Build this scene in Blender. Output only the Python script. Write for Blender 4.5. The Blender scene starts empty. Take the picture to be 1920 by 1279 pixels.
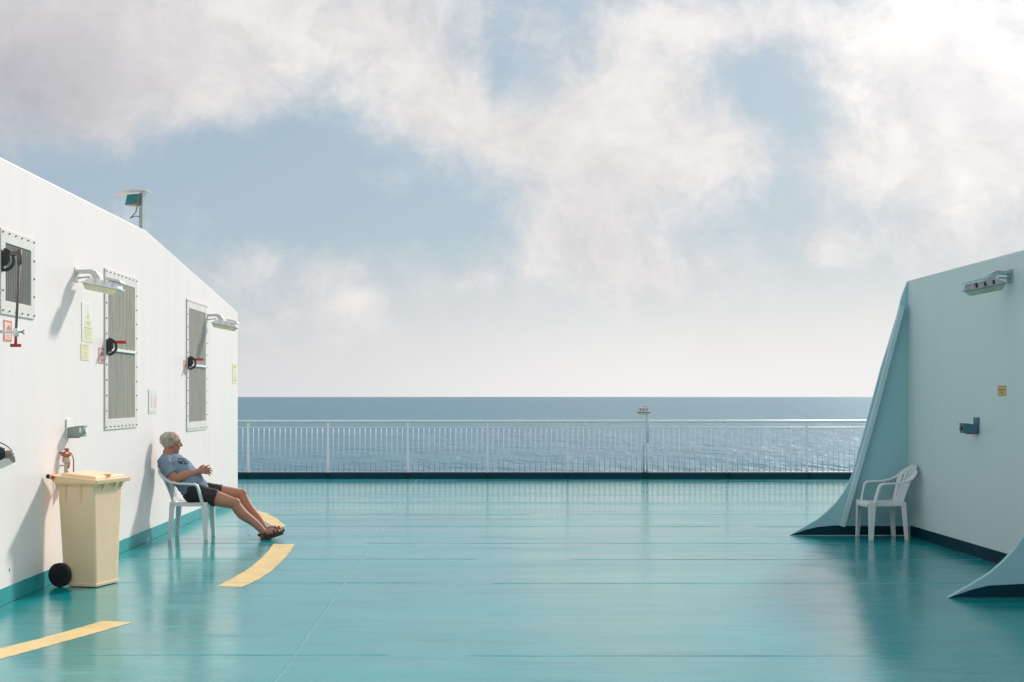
import bpy, bmesh, math, random
from mathutils import Vector, Matrix, noise
random.seed(7)
S = bpy.context.scene
COL = S.collection
R = math.radians
F, CZ, PX, PY = 2666.67, 1.6, 890.0, 744.0       # focal length (px of a 1920 wide picture), eye height, principal point
XL, XR = -3.62, 5.0                              # planes of the two deckhouse walls

def at(px, py, D): return Vector(((px - PX) * D / F, D, CZ - (py - PY) * D / F))
def onL(px, py):
    D = XL * F / (px - PX); return Vector((XL, D, CZ - (py - PY) * D / F))
def onR(px, py):
    D = XR * F / (px - PX); return Vector((XR, D, CZ - (py - PY) * D / F))
def onDeck(px, py):
    D = CZ * F / (py - PY); return Vector(((px - PX) * D / F, D, 0.0))

# ------------------------------------------------------------------ materials
def nn(nt, t, **kw):
    n = nt.nodes.new(t)
    for k, v in kw.items(): setattr(n, k, v)
    return n
def setin(n, **kw):
    for k, v in kw.items(): n.inputs[k.replace('_', ' ')].default_value = v
def c4(c): return (c[0], c[1], c[2], 1.0)

def mat(name, col, rough=.5, var=.06, vscale=6.0, bump=0.0, bscale=40.0, spec=.5, metal=0.0, dirt=None, dirt_amt=.0, dscale=3.0, coords='Object', stretch=(1, 1, 1)):
    m = bpy.data.materials.new(name); m.use_nodes = True
    nt = m.node_tree; b = nt.nodes['Principled BSDF']
    tc = nn(nt, 'ShaderNodeTexCoord'); mp = nn(nt, 'ShaderNodeMapping')
    mp.inputs['Scale'].default_value = stretch
    if coords == 'World':
        g = nn(nt, 'ShaderNodeNewGeometry'); nt.links.new(g.outputs['Position'], mp.inputs['Vector'])
    else:
        nt.links.new(tc.outputs['Object'], mp.inputs['Vector'])
    n1 = nn(nt, 'ShaderNodeTexNoise'); setin(n1, Scale=vscale, Detail=6.0, Roughness=.6)
    nt.links.new(mp.outputs[0], n1.inputs['Vector'])
    rp = nn(nt, 'ShaderNodeValToRGB')
    rp.color_ramp.elements[0].position = .3; rp.color_ramp.elements[1].position = .7
    rp.color_ramp.elements[0].color = c4([max(0, x * (1 - var)) for x in col])
    rp.color_ramp.elements[1].color = c4([min(1, x * (1 + var)) for x in col])
    nt.links.new(n1.outputs['Fac'], rp.inputs[0])
    out = rp.outputs[0]
    if dirt:
        n2 = nn(nt, 'ShaderNodeTexNoise'); setin(n2, Scale=dscale, Detail=8.0, Roughness=.7)
        nt.links.new(mp.outputs[0], n2.inputs['Vector'])
        r2 = nn(nt, 'ShaderNodeMapRange'); r2.inputs[1].default_value = .55; r2.inputs[2].default_value = .75
        r2.inputs[3].default_value = 0; r2.inputs[4].default_value = dirt_amt
        nt.links.new(n2.outputs['Fac'], r2.inputs[0])
        mx = nn(nt, 'ShaderNodeMix', data_type='RGBA'); mx.inputs[7].default_value = c4(dirt)
        nt.links.new(r2.outputs[0], mx.inputs[0]); nt.links.new(out, mx.inputs[6]); out = mx.outputs[2]
    nt.links.new(out, b.inputs['Base Color'])
    setin(b, Roughness=rough, Metallic=metal); b.inputs['Specular IOR Level'].default_value = spec
    if bump:
        n3 = nn(nt, 'ShaderNodeTexNoise'); setin(n3, Scale=bscale, Detail=4.0)
        nt.links.new(mp.outputs[0], n3.inputs['Vector'])
        bp = nn(nt, 'ShaderNodeBump'); setin(bp, Strength=1.0, Distance=bump)
        nt.links.new(n3.outputs['Fac'], bp.inputs['Height']); nt.links.new(bp.outputs[0], b.inputs['Normal'])
    return m

M = {}
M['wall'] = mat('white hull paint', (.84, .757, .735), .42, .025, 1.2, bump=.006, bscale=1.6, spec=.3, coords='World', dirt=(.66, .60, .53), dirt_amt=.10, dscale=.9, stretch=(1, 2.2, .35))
M['wallshade'] = mat('shade tinted hull white', (.65, .74, .735), .45, .03, 1.0, bump=.006, bscale=1.8, spec=.3, coords='World', dirt=(.52, .58, .56), dirt_amt=.25, dscale=1.0, stretch=(1, 2.5, .25))  # hull white with the grey green of its shade mixed into the colour
M['fin'] = mat('pale blue green fin colour', (.32, .56, .60), .5, .04, 2.0, bump=.003, bscale=5, spec=.3, coords='World', dirt=(.45, .42, .38), dirt_amt=.2, dscale=2.0)  # one even blue green, deeper than the wall
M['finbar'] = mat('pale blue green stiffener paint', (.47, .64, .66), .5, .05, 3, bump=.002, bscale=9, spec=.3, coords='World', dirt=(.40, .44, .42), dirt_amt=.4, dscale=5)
M['teal'] = mat('teal skirting paint', (.005, .30, .31), .4, .12, 5, bump=.002, bscale=20, spec=.4, coords='World', dirt=(.0, .16, .18), dirt_amt=.5, dscale=3)
M['seam'] = mat('worn pale seam paint', (.02, .26, .27), .3, .5, 9, coords='World', dirt=(.22, .36, .34), dirt_amt=.6, dscale=6, spec=.8)
M['darkteal'] = mat('dark teal kerb paint', (.0015, .036, .056), .6, .2, 4, bump=.002, bscale=15, spec=.12, coords='World', dirt=(.02, .03, .035), dirt_amt=.6, dscale=3)
M['white'] = mat('white enamel', (.80, .79, .77), .4, .04, 8, bump=.0006, bscale=60)
M['rail'] = mat('white rail paint', (.74, .76, .74), .4, .05, 8)
M['plastic'] = mat('white moulded plastic', (.69, .73, .73), .35, .03, 6, bump=.0004, bscale=90, dirt=(.6, .62, .6), dirt_amt=.3, dscale=9)
M['frame'] = mat('grille frame grey paint', (.70, .655, .615), .5, .05, 9, bump=.001, bscale=40, dirt=(.45, .38, .33), dirt_amt=.35, dscale=7)
M['screen'] = mat('weathered grille mesh', (.42, .375, .315), .6, .24, 5, bump=.001, bscale=120, stretch=(1, 6, .35), dirt=(.12, .115, .1), dirt_amt=.6, dscale=4)
M['screendark'] = mat('dark louvre paint', (.15, .155, .135), .55, .15, 8, bump=.001, bscale=60)
M['bolt'] = mat('dark bolt steel', (.15, .13, .115), .5, .3, 30)
M['black'] = mat('black painted steel', (.012, .016, .017), .35, .2, 20)
M['red'] = mat('red lever paint', (.50, .02, .03), .4, .12, 20)
M['rod'] = mat('rusty grey rod', (.16, .125, .10), .6, .35, 25, bump=.001)
M['lampgrey'] = mat('grey cast lamp housing', (.62, .61, .60), .45, .06, 12, bump=.001, bscale=50)
M['lens'] = mat('yellowed lamp glass', (.92, .78, .55), .25, .1, 14)
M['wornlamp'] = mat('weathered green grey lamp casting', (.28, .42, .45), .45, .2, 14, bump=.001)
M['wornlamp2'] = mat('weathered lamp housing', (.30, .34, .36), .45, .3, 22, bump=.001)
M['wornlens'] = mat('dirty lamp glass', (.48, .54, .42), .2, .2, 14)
M['galv'] = mat('galvanised steel', (.68, .66, .62), .45, .15, 15, metal=.1)
M['boxgrey'] = mat('grey green socket box', (.26, .33, .32), .5, .12, 15)
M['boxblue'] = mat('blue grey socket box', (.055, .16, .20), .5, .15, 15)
M['glassteal'] = mat('teal floodlight glass', (.01, .17, .17), .12, .25, 10)
M['tealpost'] = mat('grey green post paint', (.28, .38, .37), .5, .06, 10)
M['bin'] = mat('cream plastic of the bin body', (.95, .68, .43), .42, .05, 3, bump=.001, bscale=14, spec=.4, dirt=(.48, .36, .2), dirt_amt=.3, dscale=4, stretch=(1, 1, .5))
M['lid'] = mat('warm cream plastic of the bin lid', (.90, .63, .36), .4, .05, 4, bump=.001, bscale=20, dirt=(.55, .4, .22), dirt_amt=.25, dscale=5)
M['rubber'] = mat('black rubber', (.012, .012, .013), .6, .2, 15)
M['yellow'] = mat('worn yellow deck paint', (.74, .53, .22), .4, .14, 4, coords='World', bump=.001, bscale=25, dirt=(.10, .27, .25), dirt_amt=.75, dscale=11, spec=.35)
M['signyellow'] = mat('faded yellow sticker', (.78, .72, .46), .5, .06, 12)
M['signorange'] = mat('amber sticker', (.70, .42, .10), .5, .08, 12)
M['signwhite'] = mat('white sticker', (.78, .775, .76), .45, .03, 12)
M['signgrey'] = mat('pale sun bleached notice', (.70, .71, .69), .5, .05, 12)
M['signred'] = mat('faded red sticker', (.68, .16, .13), .5, .1, 15)
M['signpink'] = mat('faded pink sticker', (.78, .60, .52), .5, .1, 15)
M['ink'] = mat('faded black print', (.12, .12, .11), .6, .2, 30)
M['inkpale'] = mat('bleached print', (.50, .44, .32), .6, .2, 30)
M['inkred'] = mat('bleached red print', (.78, .50, .45), .6, .15, 30)
M['copper'] = mat('red brown valve paint', (.52, .16, .09), .45, .25, 25)
M['brass'] = mat('pale valve metal', (.58, .52, .42), .4, .15, 25)
M['green'] = mat('green hose', (.03, .12, .09), .5, .2, 25)
M['taupe'] = mat('taupe cast nozzle', (.26, .21, .17), .5, .25, 20)
M['skin'] = mat('tanned skin', (.45, .20, .125), .66, .14, 9, bump=.0008, bscale=120, dirt=(.40, .11, .065), dirt_amt=.5, dscale=7)
M['hair'] = mat('grey blond hair', (.43, .375, .315), .7, .4, 14, bump=.006, bscale=70, stretch=(1, 1, .6))
M['shorts'] = mat('black shorts cloth', (.018, .02, .021), .75, .25, 18, bump=.003, bscale=45)
M['sandal'] = mat('dark brown sandal leather', (.032, .022, .017), .55, .3, 25, bump=.001)
M['eye'] = mat('eye', (.55, .5, .46), .2, .1, 20)

# shirt: grey blue cotton with a dark print on the chest
def shirt_material():
    m = mat('grey blue cotton', (.20, .27, .345), .85, .10, 14, bump=.002, bscale=55, spec=.15)
    nt = m.node_tree; b = nt.nodes['Principled BSDF']
    src = b.inputs['Base Color'].links[0].from_socket
    tc = nn(nt, 'ShaderNodeTexCoord')
    sub = nn(nt, 'ShaderNodeVectorMath', operation='SUBTRACT'); sub.inputs[1].default_value = SHIRT_PRINT
    nt.links.new(tc.outputs['Object'], sub.inputs[0])
    dv = nn(nt, 'ShaderNodeVectorMath', operation='DIVIDE'); dv.inputs[1].default_value = (.085, .10, .055)
    nt.links.new(sub.outputs[0], dv.inputs[0])
    ln = nn(nt, 'ShaderNodeVectorMath', operation='LENGTH'); nt.links.new(dv.outputs[0], ln.inputs[0])
    lt = nn(nt, 'ShaderNodeMath', operation='LESS_THAN'); lt.inputs[1].default_value = 1.0
    nt.links.new(ln.outputs['Value'], lt.inputs[0])
    no = nn(nt, 'ShaderNodeTexNoise'); setin(no, Scale=48.0, Detail=1.0)
    nt.links.new(tc.outputs['Object'], no.inputs['Vector'])
    gt = nn(nt, 'ShaderNodeMath', operation='GREATER_THAN'); gt.inputs[1].default_value = .50
    nt.links.new(no.outputs['Fac'], gt.inputs[0])
    mu = nn(nt, 'ShaderNodeMath', operation='MULTIPLY'); nt.links.new(lt.outputs[0], mu.inputs[0]); nt.links.new(gt.outputs[0], mu.inputs[1])
    mx = nn(nt, 'ShaderNodeMix', data_type='RGBA'); mx.inputs[7].default_value = (.02, .035, .06, 1)
    nt.links.new(mu.outputs[0], mx.inputs[0]); nt.links.new(src, mx.inputs[6]); nt.links.new(mx.outputs[2], b.inputs['Base Color'])
    return m

# deck paint: glossy worn teal, rolled plates, scuffs
def deck_material():
    m = bpy.data.materials.new('glossy teal deck paint'); m.use_nodes = True
    nt = m.node_tree; b = nt.nodes['Principled BSDF']
    g = nn(nt, 'ShaderNodeNewGeometry')
    def mapped(scale):
        mp = nn(nt, 'ShaderNodeMapping'); mp.inputs['Scale'].default_value = scale
        nt.links.new(g.outputs['Position'], mp.inputs['Vector']); return mp.outputs[0]
    def noise_(scale, s, detail=6.0, rough=.6):
        n = nn(nt, 'ShaderNodeTexNoise'); setin(n, Scale=s, Detail=detail, Roughness=rough)
        nt.links.new(mapped(scale), n.inputs['Vector']); return n.outputs['Fac']
    def rng(src, a, b_, c, d):
        r = nn(nt, 'ShaderNodeMapRange'); 
        for i, v in enumerate((a, b_, c, d)): r.inputs[i + 1].default_value = v
        nt.links.new(src, r.inputs[0]); return r.outputs[0]
    def mixc(fac, a, bcol):
        x = nn(nt, 'ShaderNodeMix', data_type='RGBA'); nt.links.new(fac, x.inputs[0])
        if isinstance(a, tuple): x.inputs[6].default_value = c4(a)
        else: nt.links.new(a, x.inputs[6])
        x.inputs[7].default_value = c4(bcol); return x.outputs[2]
    c = mixc(rng(noise_((1, 1, 1), .45), .35, .65, 0, 1), (.0003, .248, .262), (.0003, .302, .314))
    c = mixc(rng(noise_((.5, 2.2, 1), 1.3, 8, .7), .52, .72, 0, .55), c, (.001, .125, .15))
    c = mixc(rng(noise_((.7, 3.5, 1), 2.3, 9, .75), .63, .70, 0, .45), c, (.11, .28, .27))      # rubbed patches
    c = mixc(rng(noise_((1, 1.6, 1), 9.0, 3, .6), .72, .75, 0, .5), c, (.01, .10, .11))          # chips
    c = mixc(rng(noise_((.25, 3.0, 1), 4.2, 4, .6), .70, .74, 0, .5), c, (.36, .33, .29))        # scuffs
    nt.links.new(c, b.inputs['Base Color'])
    r1 = rng(noise_((.35, 2.2, 1), 1.5, 8, .7), .32, .70, .05, .22)
    def add(a, b_):
        n = nn(nt, 'ShaderNodeMath', operation='ADD'); nt.links.new(a, n.inputs[0]); nt.links.new(b_, n.inputs[1]); return n.outputs[0]
    r1 = add(r1, rng(noise_((.06, 1.0, 1), 1.15, 2, .5), .35, .65, -.035, .07))                  # plate to plate
    r1 = add(r1, rng(noise_((.7, 3.5, 1), 2.3, 9, .75), .60, .70, 0, .16))                       # rubbed dull
    r1 = add(r1, rng(noise_((.3, 2.4, 1), 7.0, 6, .7), .66, .72, 0, .25))                        # scuffs
    r1 = add(r1, rng(noise_((1, 1.4, 1), 16.0, 3, .6), .70, .74, 0, .3))                         # specks
    nt.links.new(r1, b.inputs['Roughness'])
    nt.links.new(rng(noise_((.45, 2.6, 1), 3.2, 8, .7), .36, .64, .72, 1.0), b.inputs['Specular IOR Level'])
    # bump: plate buckling, roller texture, drag marks
    b1 = nn(nt, 'ShaderNodeBump'); setin(b1, Strength=1.0, Distance=.006); nt.links.new(noise_((.55, 1, 1), .8, 2), b1.inputs['Height'])
    b2 = nn(nt, 'ShaderNodeBump'); setin(b2, Strength=1.0, Distance=.0022); nt.links.new(noise_((.4, 2.5, 1), 5.0, 6, .65), b2.inputs['Height'])
    nt.links.new(b1.outputs[0], b2.inputs['Normal']); nt.links.new(b2.outputs[0], b.inputs['Normal'])
    return m
M['deck'] = deck_material()

def sea_material():
    m = bpy.data.materials.new('open sea water'); m.use_nodes = True
    nt = m.node_tree; b = nt.nodes['Principled BSDF']
    nt.nodes.remove(b)
    df = nn(nt, 'ShaderNodeBsdfDiffuse'); df.inputs['Color'].default_value = (.002, .118, .185, 1)
    gl = nn(nt, 'ShaderNodeBsdfGlossy'); gl.inputs['Roughness'].default_value = .24; gl.inputs['Color'].default_value = (.90, .965, 1, 1)
    fr_ = nn(nt, 'ShaderNodeFresnel'); fr_.inputs['IOR'].default_value = 1.33
    mu = nn(nt, 'ShaderNodeMath', operation='MULTIPLY'); mu.inputs[1].default_value = .47; nt.links.new(fr_.outputs[0], mu.inputs[0])
    mx = nn(nt, 'ShaderNodeMixShader'); nt.links.new(mu.outputs[0], mx.inputs[0]); nt.links.new(df.outputs[0], mx.inputs[1]); nt.links.new(gl.outputs[0], mx.inputs[2])
    nt.links.new(mx.outputs[0], nt.nodes['Material Output'].inputs['Surface'])
    g = nn(nt, 'ShaderNodeNewGeometry'); prev = None
    for sc, s, dist, det in (((.6, .3, 1), .03, 4.0, 3), ((.8, .2, 1), .14, 2.2, 2), ((.8, .22, 1), .5, .8, 3)):
        mp = nn(nt, 'ShaderNodeMapping'); mp.inputs['Scale'].default_value = sc
        mp.inputs['Rotation'].default_value = (0, 0, .12)
        nt.links.new(g.outputs['Position'], mp.inputs['Vector'])
        n = nn(nt, 'ShaderNodeTexNoise'); setin(n, Scale=s, Detail=det, Roughness=.6); nt.links.new(mp.outputs[0], n.inputs['Vector'])
        bp = nn(nt, 'ShaderNodeBump'); setin(bp, Strength=1.0, Distance=dist)
        nt.links.new(n.outputs['Fac'], bp.inputs['Height'])
        if prev: nt.links.new(prev.outputs[0], bp.inputs['Normal'])
        prev = bp
    for n_ in (df, gl, fr_): nt.links.new(prev.outputs[0], n_.inputs['Normal'])
    return m
M['sea'] = sea_material()

# ------------------------------------------------------------------ mesh helpers
class MB:
    def __init__(s): s.bm = bmesh.new()
    def _merge(s, b2, mtx=None, smooth=False):
        if mtx is not None: bmesh.ops.transform(b2, matrix=mtx, verts=b2.verts)
        if smooth:
            for f in b2.faces: f.smooth = True
        me = bpy.data.meshes.new('tmp'); b2.to_mesh(me); b2.free(); s.bm.from_mesh(me); bpy.data.meshes.remove(me); return s
    def box(s, lo, hi, bev=0, mtx=None, seg=2):
        b = bmesh.new(); bmesh.ops.create_cube(b, size=1)
        lo, hi = Vector(lo), Vector(hi)
        for v in b.verts: v.co = Vector([lo[i] + (v.co[i] + .5) * (hi[i] - lo[i]) for i in range(3)])
        if bev: bmesh.ops.bevel(b, geom=b.edges[:], offset=bev, segments=seg, affect='EDGES', profile=.6)
        return s._merge(b, mtx)
    def hexa(s, bottom, top, bev=0, mtx=None, seg=2):
        b = bmesh.new(); n = len(bottom)
        vb = [b.verts.new(p) for p in bottom]; vt = [b.verts.new(p) for p in top]
        b.faces.new(vb[::-1]); b.faces.new(vt)
        for i in range(n): b.faces.new((vb[i], vb[(i + 1) % n], vt[(i + 1) % n], vt[i]))
        bmesh.ops.recalc_face_normals(b, faces=b.faces)
        if bev: bmesh.ops.bevel(b, geom=b.edges[:], offset=bev, segments=seg, affect='EDGES', profile=.6)
        return s._merge(b, mtx)
    def prism(s, poly, axis, a, b_, bev=0, mtx=None):
        # poly: 2D points in the two other axes (in xyz order)
        def p3(q, t):
            v = [0, 0, 0]; o = [i for i in range(3) if i != axis]; v[o[0]], v[o[1]] = q; v[axis] = t; return v
        return s.hexa([p3(q, a) for q in poly], [p3(q, b_) for q in poly], bev, mtx)
    def cyl(s, a, b_, r, r2=None, n=16, mtx=None, smooth=True):
        return s.tube([a, b_], [r, r if r2 is None else r2], n, mtx, smooth)
    def tube(s, pts, rad, n=12, mtx=None, smooth=True, flat=None):
        """sweep a circle (or ellipse: rad entries (ru, rv), with flat the direction of ru) along a polyline, flat caps"""
        pts = [Vector(p) for p in pts]
        if not isinstance(rad, (list, tuple)): rad = [rad] * len(pts)
        b = bmesh.new(); rings = []
        prevu = None
        for i, p in enumerate(pts):
            t = (pts[min(i + 1, len(pts) - 1)] - pts[max(i - 1, 0)]).normalized()
            if flat is not None:
                u = Vector(flat) - t * Vector(flat).dot(t)
            elif prevu is None:
                u = t.cross(Vector((0, 0, 1)) if abs(t.z) < .9 else Vector((1, 0, 0)))
            else: u = prevu - t * prevu.dot(t)
            u.normalize(); prevu = u; w = t.cross(u)
            r = rad[i]; ru, rv = r if isinstance(r, (tuple, list)) else (r, r)
            rings.append([b.verts.new(p + u * ru * math.cos(2 * math.pi * k / n) + w * rv * math.sin(2 * math.pi * k / n)) for k in range(n)])
        for i in range(len(rings) - 1):
            for k in range(n):
                f = b.faces.new((rings[i][k], rings[i][(k + 1) % n], rings[i + 1][(k + 1) % n], rings[i + 1][k])); f.smooth = smooth
        b.faces.new(rings[0][::-1]); b.faces.new(rings[-1])
        bmesh.ops.recalc_face_normals(b, faces=b.faces)
        return s._merge(b, mtx)
    def strip(s, pts, w, th, side, mtx=None):
        """sweep a rectangle: width w along side(i) vector, thickness th"""
        pts = [Vector(p) for p in pts]; b = bmesh.new(); rings = []
        for i, p in enumerate(pts):
            t = (pts[min(i + 1, len(pts) - 1)] - pts[max(i - 1, 0)]).normalized()
            sd = Vector(side[i] if isinstance(side, list) else side); sd = (sd - t * sd.dot(t)).normalized(); nrm = t.cross(sd)
            ww = w[i] if isinstance(w, list) else w; tt = th[i] if isinstance(th, list) else th
            rings.append([b.verts.new(p + sd * a * ww / 2 + nrm * c * tt / 2) for a, c in ((-1, -1), (1, -1), (1, 1), (-1, 1))])
        for i in range(len(rings) - 1):
            for k in range(4): b.faces.new((rings[i][k], rings[i][(k + 1) % 4], rings[i + 1][(k + 1) % 4], rings[i + 1][k]))
        b.faces.new(rings[0][::-1]); b.faces.new(rings[-1])
        bmesh.ops.recalc_face_normals(b, faces=b.faces)
        return s._merge(b, mtx)
    def ball(s, c, r, rot=None, n=20):
        b = bmesh.new(); bmesh.ops.create_uvsphere(b, u_segments=n, v_segments=n // 2 + 2, radius=1)
        r = Vector(r) if isinstance(r, (tuple, list)) else Vector((r, r, r))
        mt = Matrix.Translation(Vector(c)) @ (rot.to_4x4() if rot else Matrix.Identity(4)) @ Matrix.Diagonal((r.x, r.y, r.z, 1))
        return s._merge(b, mt, True)
    def torus(s, c, R_, r, mtx3, a0=0, a1=360, n=28, m=10):
        pts = []
        for i in range(n + 1):
            t = R(a0 + (a1 - a0) * i / n); pts.append(Vector(c) + mtx3 @ Vector((R_ * math.cos(t), R_ * math.sin(t), 0)))
        return s.tube(pts, r, m)
    def build(s, name, m, parent=None, loc=None, rz=0, bevel=0, smooth_angle=None):
        me = bpy.data.meshes.new(name); s.bm.to_mesh(me); s.bm.free()
        if m is not None: me.materials.append(m)
        o = bpy.data.objects.new(name, me); COL.objects.link(o)
        if parent: o.parent = parent
        if loc is not None: o.location = loc
        if rz: o.rotation_euler.z = rz
        if bevel:
            md = o.modifiers.new('bevel', 'BEVEL'); md.width = bevel; md.segments = 2; md.limit_method = 'ANGLE'
        return o

def tag(o, label=None, cat=None, group=None, kind=None):
    if label: o['label'] = label
    if cat: o['category'] = cat
    if group: o['group'] = group
    if kind: o['kind'] = kind
    return o
def thing(name, label, cat, loc=(0, 0, 0), rz=0, group=None):
    o = bpy.data.objects.new(name, None); COL.objects.link(o); o.empty_display_size = .1
    o.location = loc; o.rotation_euler = (0, 0, rz); return tag(o, label, cat, group)
def dup(o, parent=None):
    c = o.copy(); COL.objects.link(c)
    if parent: c.parent = parent
    for ch in list(o.children): dup(ch, c)
    return c

# ------------------------------------------------------------------ setting: deck, sea
mb = MB(); mb.box((-14, -8, -.25), (16, 28.05, 0))
seams = [(-2.2, 0), (1.6, 0), (5.4, 0), (8.78, 0), (12.2, 0), (13.98, 0), (15.5, 0), (17.5, 0), (19.3, 0), (21.4, 0), (23.3, 0), (25.6, 0)]
for y, _ in seams:                               # weld beads, broken where ground flush
    x = -13.0
    while x < 15:
        L = random.uniform(3.0, 9.0)
        yy = y + (.03 if x < -1.1 else 0)
        n = max(2, int(L / .25)); pts = [(x + L * i / n, yy + random.uniform(-.004, .004), -.009 if i in (0, n) else -.001) for i in range(n + 1)]
        mb.tube(pts, [(.008, .0012 if j_ in (0, n) else random.uniform(.0022, .0038)) for j_ in range(n + 1)], 8, flat=(0, 1, 0)); x += L + random.choice((.0, .03, .05, .5))
o = mb.build('deck', M['deck']); tag(o, kind='structure')
for x0 in (-1.12, 8.2):
    mb = MB(); n = 150; mb.tube([(x0 + random.uniform(-.004, .004), -7 + 34.8 * i / n, -.001) for i in range(n + 1)], [(random.uniform(.007, .012), random.uniform(.002, .004)) for _ in range(n + 1)], 8, flat=(1, 0, 0))
    mb.build('seam', M['seam'], o)
mb = MB()
N = 40
bmv = [[mb.bm.verts.new((-130000 + 260000 * i / N, 29.5 + 140000 * (j / N) ** 2, -19.0)) for i in range(N + 1)] for j in range(N + 1)]
for j in range(N):
    for i in range(N): mb.bm.faces.new((bmv[j][i], bmv[j][i + 1], bmv[j + 1][i + 1], bmv[j + 1][i]))
tag(mb.build('sea', M['sea']), kind='structure')
mb = MB()
mb.hexa([(-13.9, 27.72, 0), (15.9, 27.72, 0), (15.9, 28.04, 0), (-13.9, 28.04, 0)], [(-13.9, 27.75, .115), (15.9, 27.75, .115), (15.9, 28.04, .115), (-13.9, 28.04, .115)], .006)
for k in range(-1, 10):                          # painted-over weld straps at the posts
    x = (465 + 149.7 * k - PX) * 27.9 / F; mb.box((x - .012, 27.70, .002), (x + .012, 27.745, .122))
tag(mb.build('kerb', M['darkteal']), kind='structure')

# painted dashes on the deck
def dash(pix, name='deck_marking'):
    mb = MB(); b = mb.bm
    w_ = [onDeck(*p) for p in pix]; pts = []
    for i, a in enumerate(w_):
        e = w_[(i + 1) % len(w_)]; n = max(1, int((e - a).length / .05))
        pts += [a.lerp(e, k / n) + Vector((random.uniform(-.004, .004), random.uniform(-.006, .006), .0015)) for k in range(n)]
    top = [b.verts.new(p) for p in pts]
    b.faces.new(top); bmesh.ops.recalc_face_normals(b, faces=b.faces)
    if b.faces[:] and b.faces[0].normal.z < 0: bmesh.ops.reverse_faces(b, faces=b.faces[:])
    o = mb.build(name, M['yellow']); return tag(o, kind='structure')
dash([(-60, 1228), (0, 1216), (70, 1199), (135, 1181), (194, 1164.5), (248, 1167.5), (190, 1184), (125, 1202), (60, 1220), (0, 1236), (-60, 1248)])
dash([(407.5, 1099.8), (437, 1084), (467, 1066.5), (491, 1046), (505, 1031), (512.5, 1020), (552.5, 1020.5), (545, 1034), (531, 1050), (510, 1070), (485, 1087), (454, 1101)])
dash([(455, 957), (478, 956), (500, 962.5), (519, 972), (536, 987), (519, 991), (500, 980), (480, 970), (455, 962)])

# ------------------------------------------------------------------ left deckhouse
dh = thing('deckhouse', 'long white steel deckhouse with sloping far roof edge on the left', 'deckhouse', (XL, 12, 0))
mb = MB(); prof = [(-20, -.02), (9.74, -.02), (9.74, 2.89), (3.67, 3.43), (-20, 3.43)]
mb.prism(prof, 0, -8.0, 0, .012); mb.build('wall', M['wall'], dh)
mb = MB(); mb.box((0.0005, -20, .003), (.008, 9.735, .132)); mb.box((.0008, -.945, .24), (.004, -.93, .265), .001)
mb.build('skirting', M['teal'], dh)
for y in (-1.55, 7.4):                       # weld seams on the wall plating
    mb = MB(); mb.box((-.004, y - .005, .133), (.0010, y + .004, 3.3 if y < 3 else 2.85), .001); mb.build('weld_seam', M['wall'], dh)

# right screen wall with its two fins
rw = thing('screen_wall', 'pale shaded screen wall with two flared fins on the right side of the deck', 'wall', (XR, 12, 0))
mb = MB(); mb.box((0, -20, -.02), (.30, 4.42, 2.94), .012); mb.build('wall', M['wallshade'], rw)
mb = MB(); mb.box((-.008, -20, .003), (-.0005, 4.3, .125)); mb.build('skirting', M['darkteal'], rw)
def fin(Yp, dx):
    """curved buttress plate in the plane y = Yp; outline measured from the wall plane outward (negative x)"""
    D = 16.4
    raw = [(1700, 527), (1692, 556), (1683.6, 590), (1668, 642), (1653, 690), (1641, 735), (1631, 773), (1621, 812), (1611.5, 845), (1604, 876), (1595, 900.6), (1584, 922), (1570, 941), (1554, 957), (1536.6, 971.5), (1511.6, 986.6), (1481, 1000.5)]
    out = [((p - PX) * D / F - XR + dx * (1 - (1 - i / 16) ** 1.5), CZ - (q - PY) * D / F) for i, (p, q) in enumerate(raw)]
    out[-1] = (out[-1][0], .003)
    poly = [(.0, 2.935)] + out[1:] + [(0, .003)]
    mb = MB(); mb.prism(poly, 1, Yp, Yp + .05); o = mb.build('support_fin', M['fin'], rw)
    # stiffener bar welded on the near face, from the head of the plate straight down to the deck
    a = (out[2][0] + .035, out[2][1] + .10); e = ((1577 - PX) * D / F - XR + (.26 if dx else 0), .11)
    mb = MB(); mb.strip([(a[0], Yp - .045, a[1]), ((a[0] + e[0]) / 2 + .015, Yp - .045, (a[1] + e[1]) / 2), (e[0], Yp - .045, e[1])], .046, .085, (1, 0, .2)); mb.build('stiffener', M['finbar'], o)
    # dark skirting along its foot
    foot = [(0, .108)] + [(e[0] + .02, .112), (e[0] - .05, .118)] + [(out[-3][0] - .02, .10), (out[-2][0] + .005, .07), (out[-1][0] + .004, .006), (0, .006)]
    mb = MB(); mb.prism(foot, 1, Yp - .006, Yp - .0005); mb.build('skirting', M['darkteal'], o)
    return o
fin(4.40, 0.0); fin(-.70, .13)

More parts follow.
